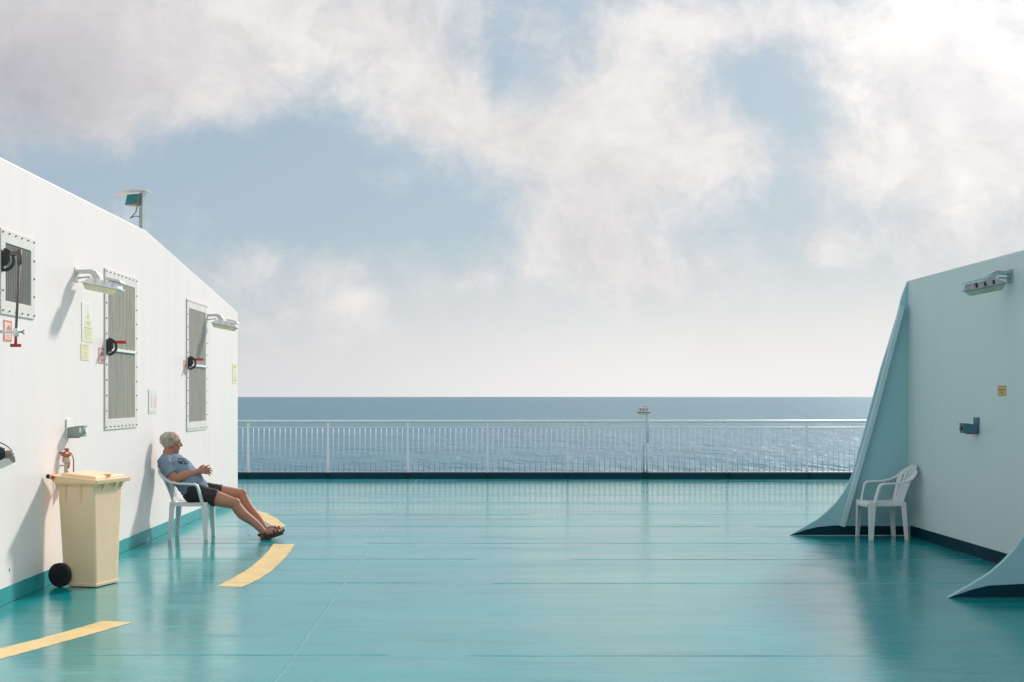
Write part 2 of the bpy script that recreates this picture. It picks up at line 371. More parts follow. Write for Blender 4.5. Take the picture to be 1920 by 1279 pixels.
# ------------------------------------------------------------------ wall grilles
bolt_me = None
def grille(name, label, D0, D1, z0, z1, border, period, nb_h, nb_v, handle):
    t = thing(name, label, 'grille', (XL, (D0 + D1) / 2, z0), 0, 'ventilation grilles on the white wall')
    w = (D1 - D0) / 2; h = z1 - z0; th = .014
    mb = MB()
    mb.box((.001, -w, 0), (th, w, border), .003); mb.box((.001, -w, h - border), (th, w, h), .003)
    mb.box((.001, -w, border), (th, -w + border, h - border), .003); mb.box((.001, w - border, border), (th, w, h - border), .003)
    mb.build('frame', M['frame'], t)
    # corrugated screen
    mb = MB(); n = int((2 * w - 2 * border) / period) * 4; vs = []
    for i in range(n + 1):
        y = -w + border + (2 * w - 2 * border) * i / n; x = .002 + period * .17 * (0 if i % 4 == 0 else (.7 if i % 2 else 1.0))
        vs.append((mb.bm.verts.new((x, y, border)), mb.bm.verts.new((x, y, h - border))))
    for i in range(n): mb.bm.faces.new((vs[i][0], vs[i + 1][0], vs[i + 1][1], vs[i][1]))
    mb.build('screen', M['screendark'] if nb_h == 5 else M['screen'], t)
    global bolt_me
    if bolt_me is None:
        b = MB(); b.cyl((0, 0, 0), (.006, 0, 0), .0075, n=8, smooth=False); b.cyl((.007, 0, 0), (.011, 0, 0), .004, n=8, smooth=False)
        ob = b.build('bolt', M['bolt']); bolt_me = ob.data; bpy.data.objects.remove(ob)
    e = .035
    pos = [(-w + e + (2 * w - 2 * e) * i / nb_h, zz) for zz in (e * .8, h - e * .8) for i in range(nb_h + 1)]
    pos += [(yy, e + (h - 2 * e) * i / nb_v) for yy in (-w + e, w - e) for i in range(1, nb_v)]
    for y, z in pos:
        bo = bpy.data.objects.new('bolt', bolt_me); COL.objects.link(bo); bo.parent = t; bo.location = (th, y, z)
    yh, zh, k = handle                             # damper quadrant: half disc standing out from the frame, with a curved slot
    mb = MB(); q = Matrix(((1, 0, 0), (0, 0, 1), (0, 1, 0))).to_3x3()
    r = .078 * k
    hub = [(.014, -r), (.014, r)] + [(.03 + .62 * r * math.cos(R(a_)), .12 * r + .70 * r * math.sin(R(a_))) for a_ in range(90, -91, -15)] + [(.03, -r)]
    mb.prism(hub, 1, yh - .022, yh + .022, .003)
    arc = [(.03 + r * .98 * math.cos(R(a_)), yh, r * 1.0 * math.sin(R(a_))) for a_ in range(-90, 91, 10)]
    mb.strip(arc, .03, .022 * k, (0, 1, 0))
    mb.prism([(.03, .45 * r), (.03 + .7 * r, .45 * r), (.03 + .75 * r, .72 * r), (.03, .95 * r)], 1, yh - .018, yh + .018)
    mb.build('damper_quadrant', M['black'], t, loc=(0, 0, zh))
    if nb_h != 5:
        mb = MB(); mb.box((.085, yh - .012, zh + .030), (.205, yh + .012, zh + .060), .003); mb.build('lever', M['red'], t)
        mb = MB(); mb.box((.012, yh + .05, zh - .035), (.030, w - border + .01, zh - .008), .002); mb.build('crossbar', M['white'], t)
    return t, yh, zh
# small grille, near end
g1, yh, zh = grille('ventilation_grille', 'small square grille with long rusty rod and red T handle', 10.83, 11.67, 2.234, 2.89, .105, .040, 5, 4, (-.40, .41, 1.0))
mb = MB(); mb.box((.08, yh - .02, zh + .035), (.155, yh + .02, zh + .065), .004); mb.cyl((.148, yh, zh + .08), (.148, yh, zh - .03), .018); mb.build('lever', M['rod'], g1)
mb = MB(); mb.cyl((.146, yh, zh - .02), (.120, yh, zh - .56), .010); mb.build('rod', M['rod'], g1)
mb = MB(); mb.cyl((.120, yh, zh - .56), (.118, yh, zh - .64), .011); mb.box((.078, yh - .012, zh - .665), (.160, yh + .012, zh - .64), .004); mb.build('grip', M['red'], g1)
mb = MB(); mb.cyl((.0, yh - .0, zh - .545), (.115, yh, zh - .552), .012); mb.cyl((.122, yh, zh - .52), (.119, yh, zh - .585), .021); mb.build('guide_bracket', M['white'], g1)
mb = MB(); mb.cyl((.13, yh, zh - .55), (.165, yh, zh - .55), .006); mb.cyl((.16, yh, zh - .55), (.185, yh, zh - .538), .005); mb.cyl((.16, yh, zh - .55), (.185, yh, zh - .565), .005); mb.build('wing_nut', M['bolt'], g1)
grille('ventilation_grille', 'tall corrugated grille with red lever behind the nearer wall lamp', 13.89, 15.20, 1.275, 2.86, .105, .055, 8, 10, (-.60, .815, 1.0))
grille('ventilation_grille', 'tall grille with red lever farthest along the white wall', 17.84, 19.18, 1.165, 2.835, .115, .055, 8, 10, (-.605, .86, 1.0))

# ------------------------------------------------------------------ wall lamps
lamp_proto = None
def wall_lamp(label, loc, rz, worn=False):
    global lamp_proto
    if lamp_proto is not None and not worn:
        t = dup(lamp_proto); t.location = loc; t.rotation_euler.z = rz; t['label'] = label; return t
    t = thing('wall_lamp', label, 'lamp', loc, rz, 'bulkhead lamps on brackets'); lamp_proto = lamp_proto or t
    mg, mw, ml, mc = (M['wornlamp'], M['wornlamp2'], M['wornlens'], M['black']) if worn else (M['lampgrey'], M['white'], M['lens'], M['galv'])
    tl = Matrix.Translation((.10, 0, -.10)) @ Matrix.Rotation(R(11), 4, 'Y')
    mb = MB(); mb.box((0, -.07, -.09), (.008, .07, .035), .002)
    mb.strip([(.004, 0, .0), (.10, 0, .002), (.14, 0, .0), (.175, 0, -.02), (.195, 0, -.055), (.20, 0, -.10)], [.09, .09, .10, .12, .13, .14], [.03, .03, .04, .055, .07, .07], (0, 1, 0))
    mb.cyl((.0, .03, -.055), (.12, .02, -.045), .008, n=8); mb.build('bracket', mg, t)
    mb = MB()
    mb.hexa([(-.02, -.10, 0), (.31, -.10, 0), (.31, .10, 0), (-.02, .10, 0)], [(.03, -.07, .05), (.295, -.075, .05), (.295, .075, .05), (.03, .07, .05)], .006, tl)
    mb.box((-.03, -.112, -.010), (.325, .112, .002), .003, tl); mb.build('housing', mw, t)
    mb = MB(); mb.hexa([(.16, -.09, .062), (.325, -.09, .058), (.325, .09, .058), (.16, .09, .062)], [(.18, -.075, .085), (.30, -.075, .078), (.30, .075, .078), (.18, .075, .085)], .004, tl); mb.build('cover', mg, t)
    mb = MB(); mb.hexa([(.005, -.06, -.062), (.275, -.06, -.062), (.275, .06, -.062), (.005, .06, -.062)], [(-.02, -.10, -.011), (.315, -.10, -.011), (.315, .10, -.011), (-.02, .10, -.011)], .010, tl, 3); mb.build('lens', ml, t)
    for x in (.09, .17, .25):
        for sgn in (-1, 1):
            mb = MB(); mb.box((x - .008, sgn * .098 - .008, -.005), (x + .008, sgn * .098 + .008, .045), .002, tl); mb.build('clip', mc, t)
    return t
wall_lamp('grey lamp on bracket above the yellow triangle warning panel', (XL, 12.92, 2.735), 0)
wall_lamp('smaller looking grey lamp near the far corner of the white wall', (XL, 19.23, 2.70), 0)
wall_lamp('weathered lamp high on the shaded right wall', (XR, 13.27, 2.755), math.pi, True)

# ------------------------------------------------------------------ socket boxes
def socket_box(label, loc, rz, m, me_):
    t = thing('socket_box', label, 'socket', loc, rz, 'socket boxes on the walls')
    mb = MB(); mb.box((.001, -.07, -.03), (.014, .07, .135), .004); mb.build('back_plate', me_, t)
    mb = MB(); mb.prism([(.015, -.025), (.15, -.022), (.158, .078), (.10, .074), (.03, .062), (.015, .06)], 1, -.055, .055, .003); mb.build('housing', m, t)
    mb = MB(); mb.box((.118, -.058, .015), (.138, -.0555, .058), .001); mb.build('latch', me_ if rz == 0 else M['black'], t)
    mb = MB(); mb.cyl((.155, 0, .028), (.168, 0, .03), .024); mb.build('socket_cap', me_ if rz == 0 else M['black'], t)
    mb = MB(); mb.box((.016, -.05, -.034), (.10, .05, -.0255), .002); mb.build('base_strip', M['copper'], t)
    return t
p = onL(127, 812); socket_box('small grey socket box on the white wall above the red valve', (XL, 12.65, p.z - .01), 0, M['boxgrey'], M['white'])
p = onR(1832, 808); socket_box('small blue grey socket box on the shaded right wall', (XR, p.y, p.z - .0), math.pi, M['boxblue'], M['boxblue'])

# ------------------------------------------------------------------ signs
def sign(name, label, a, b_, z0, z1, side, base, parts, grp=None, cat='sign'):
    """thin plate on a wall between depths a and b_; parts: list of (part name, material, list of rects or polys in 0..1, level)"""
    x0 = XL if side > 0 else XR
    t = thing(name, label, cat, (x0, (a + b_) / 2, z0), 0 if side > 0 else math.pi, grp)
    w = abs(b_ - a); h = z1 - z0
    mb = MB(); mb.box((.0008, -w / 2, 0), (.005, w / 2, h), .001); mb.build('plate', base, t)
    flat_parts = []
    for pn, m, shapes, lv in parts:
        polys = [q_ for q_ in shapes if isinstance(q_[0], tuple)]; rects = [q_ for q_ in shapes if not isinstance(q_[0], tuple)]
        flat_parts += [(pn, m, [q_], lv) for q_ in polys] + ([(pn if not polys else 'printing', m, [q_], lv) for q_ in rects] if len(rects) < 13 else [(pn, m, rects, lv)])
    for pn, m, shapes, lv in flat_parts:
        mb = MB()
        for s_ in shapes:
            if len(s_) == 4 and not isinstance(s_[0], tuple):
                u0, v0, u1, v1 = s_; mb.box((.0051 + .0004 * lv, -w / 2 + u0 * w, v0 * h), (.0060 + .0006 * lv, -w / 2 + u1 * w, v1 * h))
            else:
                mb.prism([(-w / 2 + u * w, v * h) for u, v in s_], 0, .0051 + .0004 * lv, .0060 + .0006 * lv)
        mb.build(pn, m, t)
    return t
def zz(py, D): return CZ - (py - PY) * D / F
def lines(u0, u1, vs, t=.018, jag=.08):
    out = []
    for v in vs:
        a = u0 + random.random() * jag; e = u1 - random.random() * jag
        while a < e - .03:
            l = random.uniform(.06, .2); out.append((a, v, min(a + l, e), v + t)); a += l + .03
    return out
fire = lambda: [('border', M['signred'], [(.03, .02, .12, .98), (.88, .02, .97, .98), (.12, .90, .88, .98), (.12, .02, .88, .10)], 0),
                ('pictogram', M['signred'], [((.32, .46), (.86, .44), (.86, .66), (.55, .76), (.40, .66)), (.22, .18, .8, .21), (.22, .27, .7, .29)], 0)]
sign('fire_sign', 'red bordered fire sticker below the small square grille', 10.92, 11.11, zz(640, 11.0), zz(600, 11.0), 1, M['signpink'], fire(), 'red fire damper stickers')
sign('fire_sign', 'red and white fire sticker beside the lever of the middle grille', 13.68, 13.86, zz(682, 13.8), zz(652, 13.8), 1, M['signpink'], fire(), 'red fire damper stickers')
sign('fire_sign', 'red and white fire sticker beside the lever of the farthest grille', 17.68, 17.83, zz(699, 17.75), zz(676, 17.75), 1, M['signpink'], fire(), 'red fire damper stickers')
sign('warning_panel', 'tall white panel with a yellow electrical warning triangle under the nearer lamp', 13.09, 13.46, zz(640, 13.1), zz(566, 13.1), 1, M['signwhite'],
     [('triangle', M['signyellow'], [((.18, .37), (.95, .37), (.57, .96))], 0), ('text_block', M['signyellow'], [(.08, .03, .98, .345)], 0),
      ('bolt_symbol', M['ink'], [((.48, .60), (.52, .60), (.60, .66), (.55, .66), (.60, .74), (.50, .64), (.54, .64))], 1),
      ('printing', M['inkpale'], lines(.34, .80, (.45, .50), .03) + lines(.15, .92, (.08, .12, .17, .21, .25, .30), .014), 1), ('rule', M['ink'], [(.2, .355, .95, .362)], 1)])
sign('notice', 'small plain yellow notice below the warning triangle panel', 13.07, 13.34, zz(675, 13.1), zz(643.5, 13.1), 1, M['signyellow'], [('printing', M['inkpale'], lines(.15, .9, (.10, .22, .34, .46, .66, .80, .88), .03), 0)])
t_ = sign('notice', 'pale bleached notice with pink figures above the seated man', 15.76, 16.18, zz(776, 15.9), zz(730, 15.9), 1, M['signgrey'],
     [('printing', M['inkred'], [((.30, .28), (.45, .28), (.5, .70), (.28, .70)), ((.65, .22), (.92, .22), (.95, .72), (.72, .72)), (.1, .12, .9, .15)], 0), ('rule', M['boxgrey'], [(.02, .02, .06, .98), (.1, .06, .9, .075)], 0)])
sign('notice', 'narrow yellow notice at the far corner of the white wall', 21.26, 21.62, zz(719, 21.4), zz(682, 21.4), 1, M['signyellow'], [('printing', M['inkpale'], lines(.15, .9, (.12, .15, .80, .87), .035) + [(.55, .22, .62, .6)], 0)])
sign('notice', 'small amber notice on the shaded right wall', onR(1887, 733).y, onR(1871.5, 733).y, zz(742.5, 13.5), zz(723, 13.5), -1, M['signorange'], [('printing', M['ink'], lines(.06, .94, (.60, .53), .05, .03) + lines(.25, .78, (.32,), .08, .02) + [(.02, .9, .98, .93), (.02, .1, .98, .13)], 0)])

# ------------------------------------------------------------------ floodlight on the roof edge
fl = thing('floodlight_post', 'square post with hooded teal glass floodlight on top of the deckhouse', 'floodlight', (-3.685, 15.76, 3.42))
rot = Matrix.Rotation(R(-28), 4, 'Z')
mb = MB(); mb.box((-.024, -.024, 0), (.024, .024, .44), .002, rot); mb.build('post', M['tealpost'], fl)
mb = MB(); mb.box((.0245, -.024, .002), (.030, .024, .44), .001, rot); mb.build('post_face', M['white'], fl)  # white sheet added over one face of the square post
mb = MB(); pl = rot
mb.strip([(-.29, .0, .43), (-.17, 0, .455), (-.08, 0, .466), (.08, 0, .452)], .20, .012, (0, 1, 0), Matrix.Rotation(R(-8), 4, 'Z')); mb.build('hood', M['lampgrey'], fl)
fm = Matrix.Translation((-.10, -.05, .36)) @ Matrix.Rotation(R(-25), 4, 'Z') @ Matrix.Rotation(R(-18), 4, 'X')
mb = MB(); mb.hexa([(-.085, 0, -.065), (.085, 0, -.065), (.085, 0, .065), (-.085, 0, .065)], [(-.05, .10, -.035), (.05, .10, -.035), (.05, .10, .04), (-.05, .10, .04)], .004, fm); mb.build('lamp_housing', M['taupe'], fl)
mb = MB(); mb.box((-.076, -.006, -.056), (.076, -.0005, .056), .001, fm); mb.build('lamp_glass', M['glassteal'], fl)
mb = MB(); mb.box((-.07, -.02, .27), (.0, .02, .295), .003); mb.build('lamp_bracket', M['galv'], fl)
mb = MB(); mb.tube([(-.055, -.03, .27), (-.06, -.035, .22), (-.09, -.035, .19), (-.125, -.035, .15), (-.10, -.035, .165), (-.06, -.03, .18), (-.025, -.03, .17)], .005, 8); mb.build('cable', M['black'], fl)

# ------------------------------------------------------------------ valve behind the bin
vp = at(124, 860, 12.42)
va = thing('water_valve', 'rusty red water valve with handle on the white wall behind the bin', 'valve', (XL, 12.42, .78))
ox = vp.x - XL
mb = MB(); mb.cyl((ox, 0, .0), (ox, 0, .30), .017); mb.ball((ox, 0, .27), (.035, .035, .04)); mb.tube([(ox, 0, .20), (ox + .01, 0, .14), (ox - .01, 0, .05)], .02, 10); mb.build('valve_body', M['brass'], va)
mb = MB(); mb.tube([(ox - .03, 0, .33), (ox + .01, 0, .345), (ox + .05, 0, .32), (ox + .065, 0, .27), (ox + .065, 0, .02)], .0065, 8); mb.tube([(ox - .02, 0, .12), (ox + .02, 0, .2), (ox + .03, 0, .25)], .008, 8); mb.cyl((ox, 0, .30), (ox, 0, .325), .04); mb.build('drain_pipe', M['copper'], va)
mb = MB(); mb.strip([(ox - .085, -.005, .345), (ox - .04, -.005, .325), (ox - .005, -.005, .33)], .02, .016, (0, 1, 0)); mb.ball((ox + .005, 0, .36), (.024, .022, .013)); mb.build('handle', M['copper'], va)
mb = MB(); mb.cyl((0, 0, .22), (ox, 0, .22), .008); mb.cyl((0, 0, .075), (ox, 0, .085), .010); mb.build('wall_pipe', M['galv'], va)
mb = MB(); mb.tube([(ox + .01, -.02, .09), (ox + .03, -.03, .05), (ox + .03, -.02, .0)], .022, 10); mb.build('hose', M['green'], va)

# ------------------------------------------------------------------ fixture cut by the left picture edge
fx = thing('hose_nozzle', 'black and grey hose nozzle in a bent metal tray at left picture edge', 'hose nozzle', (XL, 10.62, 1.05))
def q(zx, zy): # pixels of the enlargement to the local frame
    w_ = at(zx / 16.0, 815 + zy / 16.0, 10.62); return (w_.x - XL, 0, w_.z - 1.05)
mb = MB(); c0 = [q(-700, 420), q(-160, 560), q(20, 600)]
mb.tube([q(-260, 560), q(-40, 560), q(130, 600), q(190, 610)], [.055, .055, .045, .03], 20); mb.build('nozzle_body', M['black'], fx)
mb = MB(); mb.tube([q(150, 600), q(230, 590), q(330, 600), q(400, 610)], [.03, .032, .030, .014], 18); mb.build('nozzle_tip', M['taupe'], fx)
def qq(*pp): return [(q(*p_)[0], q(*p_)[2]) for p_ in pp]
mb = MB(); mb.prism(qq((-420, 940), (-120, 840), (60, 800), (200, 705), (345, 712), (400, 690), (435, 610), (450, 625), (375, 745), (505, 828), (300, 930), (0, 1058), (-420, 1210)), 1, -.062, -.054, .002); mb.build('tray', M['galv'], fx)
mb = MB(); mb.prism(qq((440, 605), (530, 645), (548, 800), (508, 832), (380, 742)), 1, -.070, -.062, .002); mb.build('tray_lip', M['taupe'], fx)
mb = MB(); mb.tube([q(-300, 180), q(0, 235), q(150, 310), q(250, 380), q(330, 450), q(400, 580)], .0045, 8); mb.build('wire', M['rod'], fx)
mb = MB(); mb.box((0, -.04, -.08), (.05, .04, .08), .004); mb.build('wall_bracket', M['galv'], fx)

# ------------------------------------------------------------------ wheelie bin
th = R(16)
e1 = Vector((-math.cos(th), math.sin(th), 0)); e2 = Vector((math.sin(th), math.cos(th), 0))
bn = thing('wheelie_bin', 'cream wheelie bin with closed lid and black wheel against the white wall', 'bin', (-3.171, 11.91, 0))
def bp(a, b_, z): return e1 * (a * .92) + e2 * (b_ * 1.16) + Vector((0, 0, z))
mb = MB()
H = .875
mb.hexa([bp(0, 0, .012), bp(.335, 0, .012), bp(.335, .31, .012), bp(0, .31, .012)], [bp(-.005, -.035, H), bp(.372, -.035, H), bp(.372, .365, H), bp(-.005, .365, H)], .02, None, 3)
mb.hexa([bp(-.004, -.004, .006), bp(.28, -.004, .006), bp(.28, .314, .006), bp(-.004, .314, .006)], [bp(-.006, -.006, .032), bp(.28, -.006, .032), bp(.28, .316, .032), bp(-.006, .316, .032)], .004)
mb.build('body', M['bin'], bn)
mb = MB()                                         # moulded rim ribs below the lid
for a in (.13, .285): mb.hexa([bp(a - .004, -.028, .70), bp(a + .004, -.028, .70), bp(a + .004, -.02, .70), bp(a - .004, -.02, .70)], [bp(a - .007, -.05, .86), bp(a + .007, -.05, .86), bp(a + .007, -.02, .86), bp(a - .007, -.02, .86)])
for b_ in (.09, .25, .335): mb.hexa([bp(.004, b_ - .006, .79), bp(.004, b_ + .006, .79), bp(.008, b_ + .006, .79), bp(.008, b_ - .006, .79)], [bp(-.045, b_ - .012, .87), bp(-.045, b_ + .012, .87), bp(.008, b_ + .012, .87), bp(.008, b_ - .012, .87)])
mb.hexa([bp(-.018, -.048, .858), bp(.388, -.048, .858), bp(.388, .385, .858), bp(-.018, .385, .858)], [bp(-.03, -.055, .882), bp(.388, -.055, .882), bp(.388, .392, .882), bp(-.03, .392, .882)], .005)
mb.build('rim', M['lid'], bn)
mb = MB()
mb.hexa([bp(-.05, -.06, .868), bp(.41, -.05, .880), bp(.41, .39, .880), bp(-.05, .415, .868)], [bp(-.055, -.062, .905), bp(.44, -.05, .942), bp(.44, .39, .942), bp(-.055, .417, .905)], .008)
mb.hexa([bp(-.02, -.035, .906), bp(.36, -.025, .934), bp(.36, .365, .934), bp(-.02, .38, .906)], [bp(-.01, -.02, .932), bp(.345, -.01, .958), bp(.345, .35, .958), bp(-.01, .365, .932)], .008, None, 3)
mb.box((-.03, -.03, 0), (.03, .03, .012), .003, Matrix.Translation(bp(.0, .17, .934)))
mb.build('lid', M['lid'], bn)
mb = MB(); mb.tube([bp(.40, -.045, .915), bp(.425, -.045, .925), bp(.445, -.045, .93)], .022, 12); mb.tube([bp(.40, .355, .915), bp(.425, .355, .925), bp(.445, .355, .93)], .022, 12)
mb.cyl(bp(.445, -.06, .93), bp(.445, .37, .93), .016); mb.build('handle', M['lid'], bn)
for b_ in (-.064, .372):
    mb = MB(); mb.cyl(bp(.448, b_, .93), bp(.448, b_ + .012, .93), .019); mb.build('handle_cap', M['rubber'], bn)
mb = MB(); mb.cyl(bp(.40, -.064, .925), bp(.40, -.052, .925), .014); mb.build('hinge_pin', M['red'], bn)
for b_ in (-.055, .32):
    w0 = bp(.345, b_, .102)
    mb = MB()
    prof = [(.094, 0), (.101, .006), (.101, .042), (.094, .048)]
    mb.tube([w0 + e2 * (p_[1]) for p_ in prof], [p_[0] for p_ in prof], 40)
    mb.cyl(w0 - e2 * .006, w0, .03, n=20); wh = mb.build('wheel', M['rubber'], bn)
mb = MB(); mb.cyl(bp(.345, -.05, .102), bp(.345, .36, .102), .012); mb.build('axle', M['galv'], bn)

# ------------------------------------------------------------------ monobloc chair
chair_proto = None
def chair(label, loc, rz):
    global chair_proto
    if chair_proto is not None:
        t = dup(chair_proto); t.location = loc; t.rotation_euler.z = rz; t['label'] = label; return t
    t = thing('plastic_chair', label, 'chair', loc, rz, 'white moulded plastic chairs'); chair_proto = t
    P = M['plastic']
    def solid(o, thick):
        md = o.modifiers.new('solid', 'SOLIDIFY'); md.thickness = thick; md.offset = 0
        md = o.modifiers.new('sub', 'SUBSURF'); md.levels = 1; md.render_levels = 1
        for f in o.data.polygons: f.use_smooth = True
    # seat
    mb = MB(); nu, nv = 14, 14; g = []
    for j in range(nv + 1):
        row = []; v = j / nv; x = -.20 + .42 * v; w = .19 + .03 * v
        for i in range(nu + 1):
            u = -1 + 2 * i / nu
            z = .425 - .018 * (1 - u * u) * math.sin(math.pi * min(1, v * 1.1)) - (.03 * ((v - .85) / .15) ** 2 if v > .85 else 0) - .012 * (1 - v)
            if abs(u) > .92: z -= .022
            row.append(mb.bm.verts.new((x + .018 * (1 - u * u) * (v > .5) * v, u * w, z)))
        g.append(row)
    for j in range(nv):
        for i in range(nu): mb.bm.faces.new((g[j][i], g[j][i + 1], g[j + 1][i + 1], g[j + 1][i]))
    solid(mb.build('seat', P, t), .012)
    # fan back with slots
    mb = MB(); nu, nv = 44, 22; g = []
    def bpos(u, v):
        w = .165 + .075 * v ** 1.2
        s_ = v * (1 - .30 * abs(u) ** 3.0 * v)
        x = -.195 - .185 * s_ ** 1.15 + .055 * u * u * (.3 + .7 * v); z = .405 + .425 * s_
        return Vector((x, u * w * (1 - .10 * max(0, v - .75) / .25 * abs(u)), z))
    for j in range(nv + 1): g.append([mb.bm.verts.new(bpos(-1 + 2 * i / nu, j / nv)) for i in range(nu + 1)])
    for j in range(nv):
        for i in range(nu):
            vmid = (j + .5) / nv
            slot = (i % 7 in (0, 1)) if 6 <= i <= 37 else False
            ic = abs((i + .5) - nu / 2) / (nu / 2)
            if slot and .14 < vmid < .86 - .22 * ic ** 2: continue
            mb.bm.faces.new((g[j][i], g[j][i + 1], g[j + 1][i + 1], g[j + 1][i]))
    for v in [v for v in mb.bm.verts if not v.link_faces]: mb.bm.verts.remove(v)
    solid(mb.build('backrest', P, t), .012)
    for sg in (1, -1):
        mb = MB()
        mb.strip([(.165, sg * .222, .41), (.145, sg * .236, .50), (.125, sg * .246, .58), (.112, sg * .25, .612), (.085, sg * .254, .628), (.03, sg * .258, .632), (-.10, sg * .256, .636), (-.19, sg * .244, .655), (-.26, sg * .225, .69), (-.305, sg * .205, .735), (-.335, sg * .175, .775)],
                 [.052, .048, .046, .046, .05, .055, .055, .05, .042, .034, .024], [.022, .022, .022, .024, .024, .022, .022, .022, .022, .020, .016],
                 [(.2, -sg * .75, 0), (.2, -sg * .75, 0), (.2, -sg, 0), (.1, -sg, .1), (0, -sg, .05), (0, -sg, 0), (0, -sg, 0), (.3, -sg, .2), (.5, -sg, .7), (.5, -sg * .8, 1), (.4, -sg * .6, 1)])
        mb.build('armrest', P, t, bevel=.005)
        # legs: tapered L sections
        for (x0, y0, x1, y1, w0, w1, d) in ((.185, .205, .205, .222, .075, .045, 1), (-.175, .175, -.205, .198, .062, .042, -1)):
            mb = MB(); a = Vector((x0, sg * y0, .425)); e = Vector((x1, sg * y1, 0)); tk = .012
            def sec(c, w):
                return [Vector((c.x + d * .5 * w, c.y + sg * .35 * w, c.z)), Vector((c.x - d * .5 * w, c.y + sg * .35 * w, c.z)), Vector((c.x - d * .5 * w, c.y + sg * (.35 * w - tk), c.z)), Vector((c.x + d * (.5 * w - tk), c.y + sg * (.35 * w - tk), c.z)), Vector((c.x + d * (.5 * w - tk), c.y - sg * .5 * w, c.z)), Vector((c.x + d * .5 * w, c.y - sg * .5 * w, c.z))]
            s0, s1 = sec(e, w1), sec(a, w0)
            mb.hexa(s0, s1); mb.build('leg', P, t, bevel=.003)
        mb = MB(); mb.strip([(-.19, sg * .197, .40), (0, sg * .208, .397), (.17, sg * .222, .40)], .04, .010, (0, 0, 1)); mb.build('apron', P, t, bevel=.003)
    mb = MB(); mb.strip([(.232, -.19, .388), (.245, 0, .383), (.232, .19, .388)], .035, .010, (0, 0, 1)); mb.build('apron', P, t, bevel=.003)
    return t
chair('white plastic armchair under the seated man by the left wall', (-3.195, 16.05, 0), 0)
chair('empty white plastic armchair in the shaded corner beside the tall fin', (4.60, 16.06, 0), R(184))

# ------------------------------------------------------------------ railing
DR = 27.9
rl = thing('railing', 'long white steel railing with thin upright bars at the end of the deck', 'railing', (0, DR, .115))
def rx(px): return (px - PX) * DR / F
mb = MB(); mb.cyl((-13, 0, 1.005), (15, 0, 1.005), .026); mb.build('top_rail', M['rail'], rl)
mb = MB(); mb.cyl((-13, 0, .882), (15, 0, .882), .012, n=10); mb.build('middle_rail', M['rail'], rl)
mb = MB(); mb.cyl((-13, 0, .012), (15, 0, .012), .008, n=8); mb.build('bottom_rail', M['rail'], rl)
mb = MB(); mb.box((-.022, -.015, -.02), (.022, .015, .98), .003); post = mb.build('post', M['rail'], rl); pm = post.data
first = True
bal = []
for k in range(-3, 12):
    x = rx(465 + 149.7 * k)
    if first: post.location.x = x; first = False
    else:
        c = post.copy(); COL.objects.link(c); c.parent = rl; c.location.x = x
    for i in range(1, 15): bal.append(rx(465 + 149.7 * k + 149.7 * i / 15))
vis = [x for x in bal if rx(446) < x < rx(1625)][:100]
mb = MB(); mb.cyl((0, 0, 0), (0, 0, .875), .0075, n=8); b0 = mb.build('baluster', M['rail'], rl); b0.location.x = vis[0]
for x in vis[1:]:
    c = b0.copy(); COL.objects.link(c); c.parent = rl; c.location.x = x
mb = MB()
for x in bal:
    if x not in vis: mb.cyl((x, 0, 0), (x, 0, .875), .0075, n=8)
tag(mb.build('baluster', M['rail'], rl), kind='stuff')

# deck lamp on a pole clamped to the railing
pl = thing('pole_lamp', 'small weathered lamp on a bent pole clamped to the railing', 'lamp', (rx(1213.5), DR - .07, 0))
k_ = DR / F
mb = MB(); mb.tube([(0, 0, .70), (0, 0, 1.26), (-.01, -.0, 1.31), (-.035, -.0, 1.335), (-.075, 0, 1.34)], .026, 12); mb.tube([(-.012, .0, .05), (-.008, 0, .66), (0, 0, .72)], .014, 10); mb.build('pole', M['rail'], pl)
mb = MB(); mb.hexa([(-.19, -.1, 1.30), (.03, -.1, 1.30), (.03, .1, 1.30), (-.19, .1, 1.30)], [(-.17, -.07, 1.40), (.0, -.07, 1.40), (.0, .07, 1.40), (-.17, .07, 1.40)], .012); mb.box((-.10, -.06, 1.402), (.01, .06, 1.435), .008); mb.build('lamp_housing', M['lampgrey'], pl)
mb = MB(); mb.box((-.20, -.11, 1.285), (.05, .11, 1.303), .004)
for x in (-.15, -.09, -.03): mb.box((x - .008, -.108, 1.33), (x + .012, -.088, 1.375), .002)
mb.build('lamp_rim', M['taupe'], pl)
mb = MB(); mb.hexa([(-.15, -.07, 1.245), (.0, -.07, 1.245), (.0, .07, 1.245), (-.15, .07, 1.245)], [(-.185, -.1, 1.284), (.035, -.1, 1.284), (.035, .1, 1.284), (-.185, .1, 1.284)], .01); mb.build('lens', M['lens'], pl)
ps = thing('stub_post', 'short grey stub post with a small ring beside the lamp pole', 'post', (rx(1206), DR - .08, 0))
mb = MB(); mb.cyl((0, 0, .002), (0, 0, .66), .013); mb.build('post', M['tealpost'], ps)
mb = MB(); mb.torus((-.005, 0, .695), .028, .006, Matrix(((1, 0, 0), (0, 0, -1), (0, 1, 0))).to_3x3(), 20, 320); mb.build('ring', M['galv'], ps)
mb = MB(); mb.box((-.03, -.11, .002), (.07, -.02, .125), .004); mb.build('foot_bracket', M['darkteal'], ps)

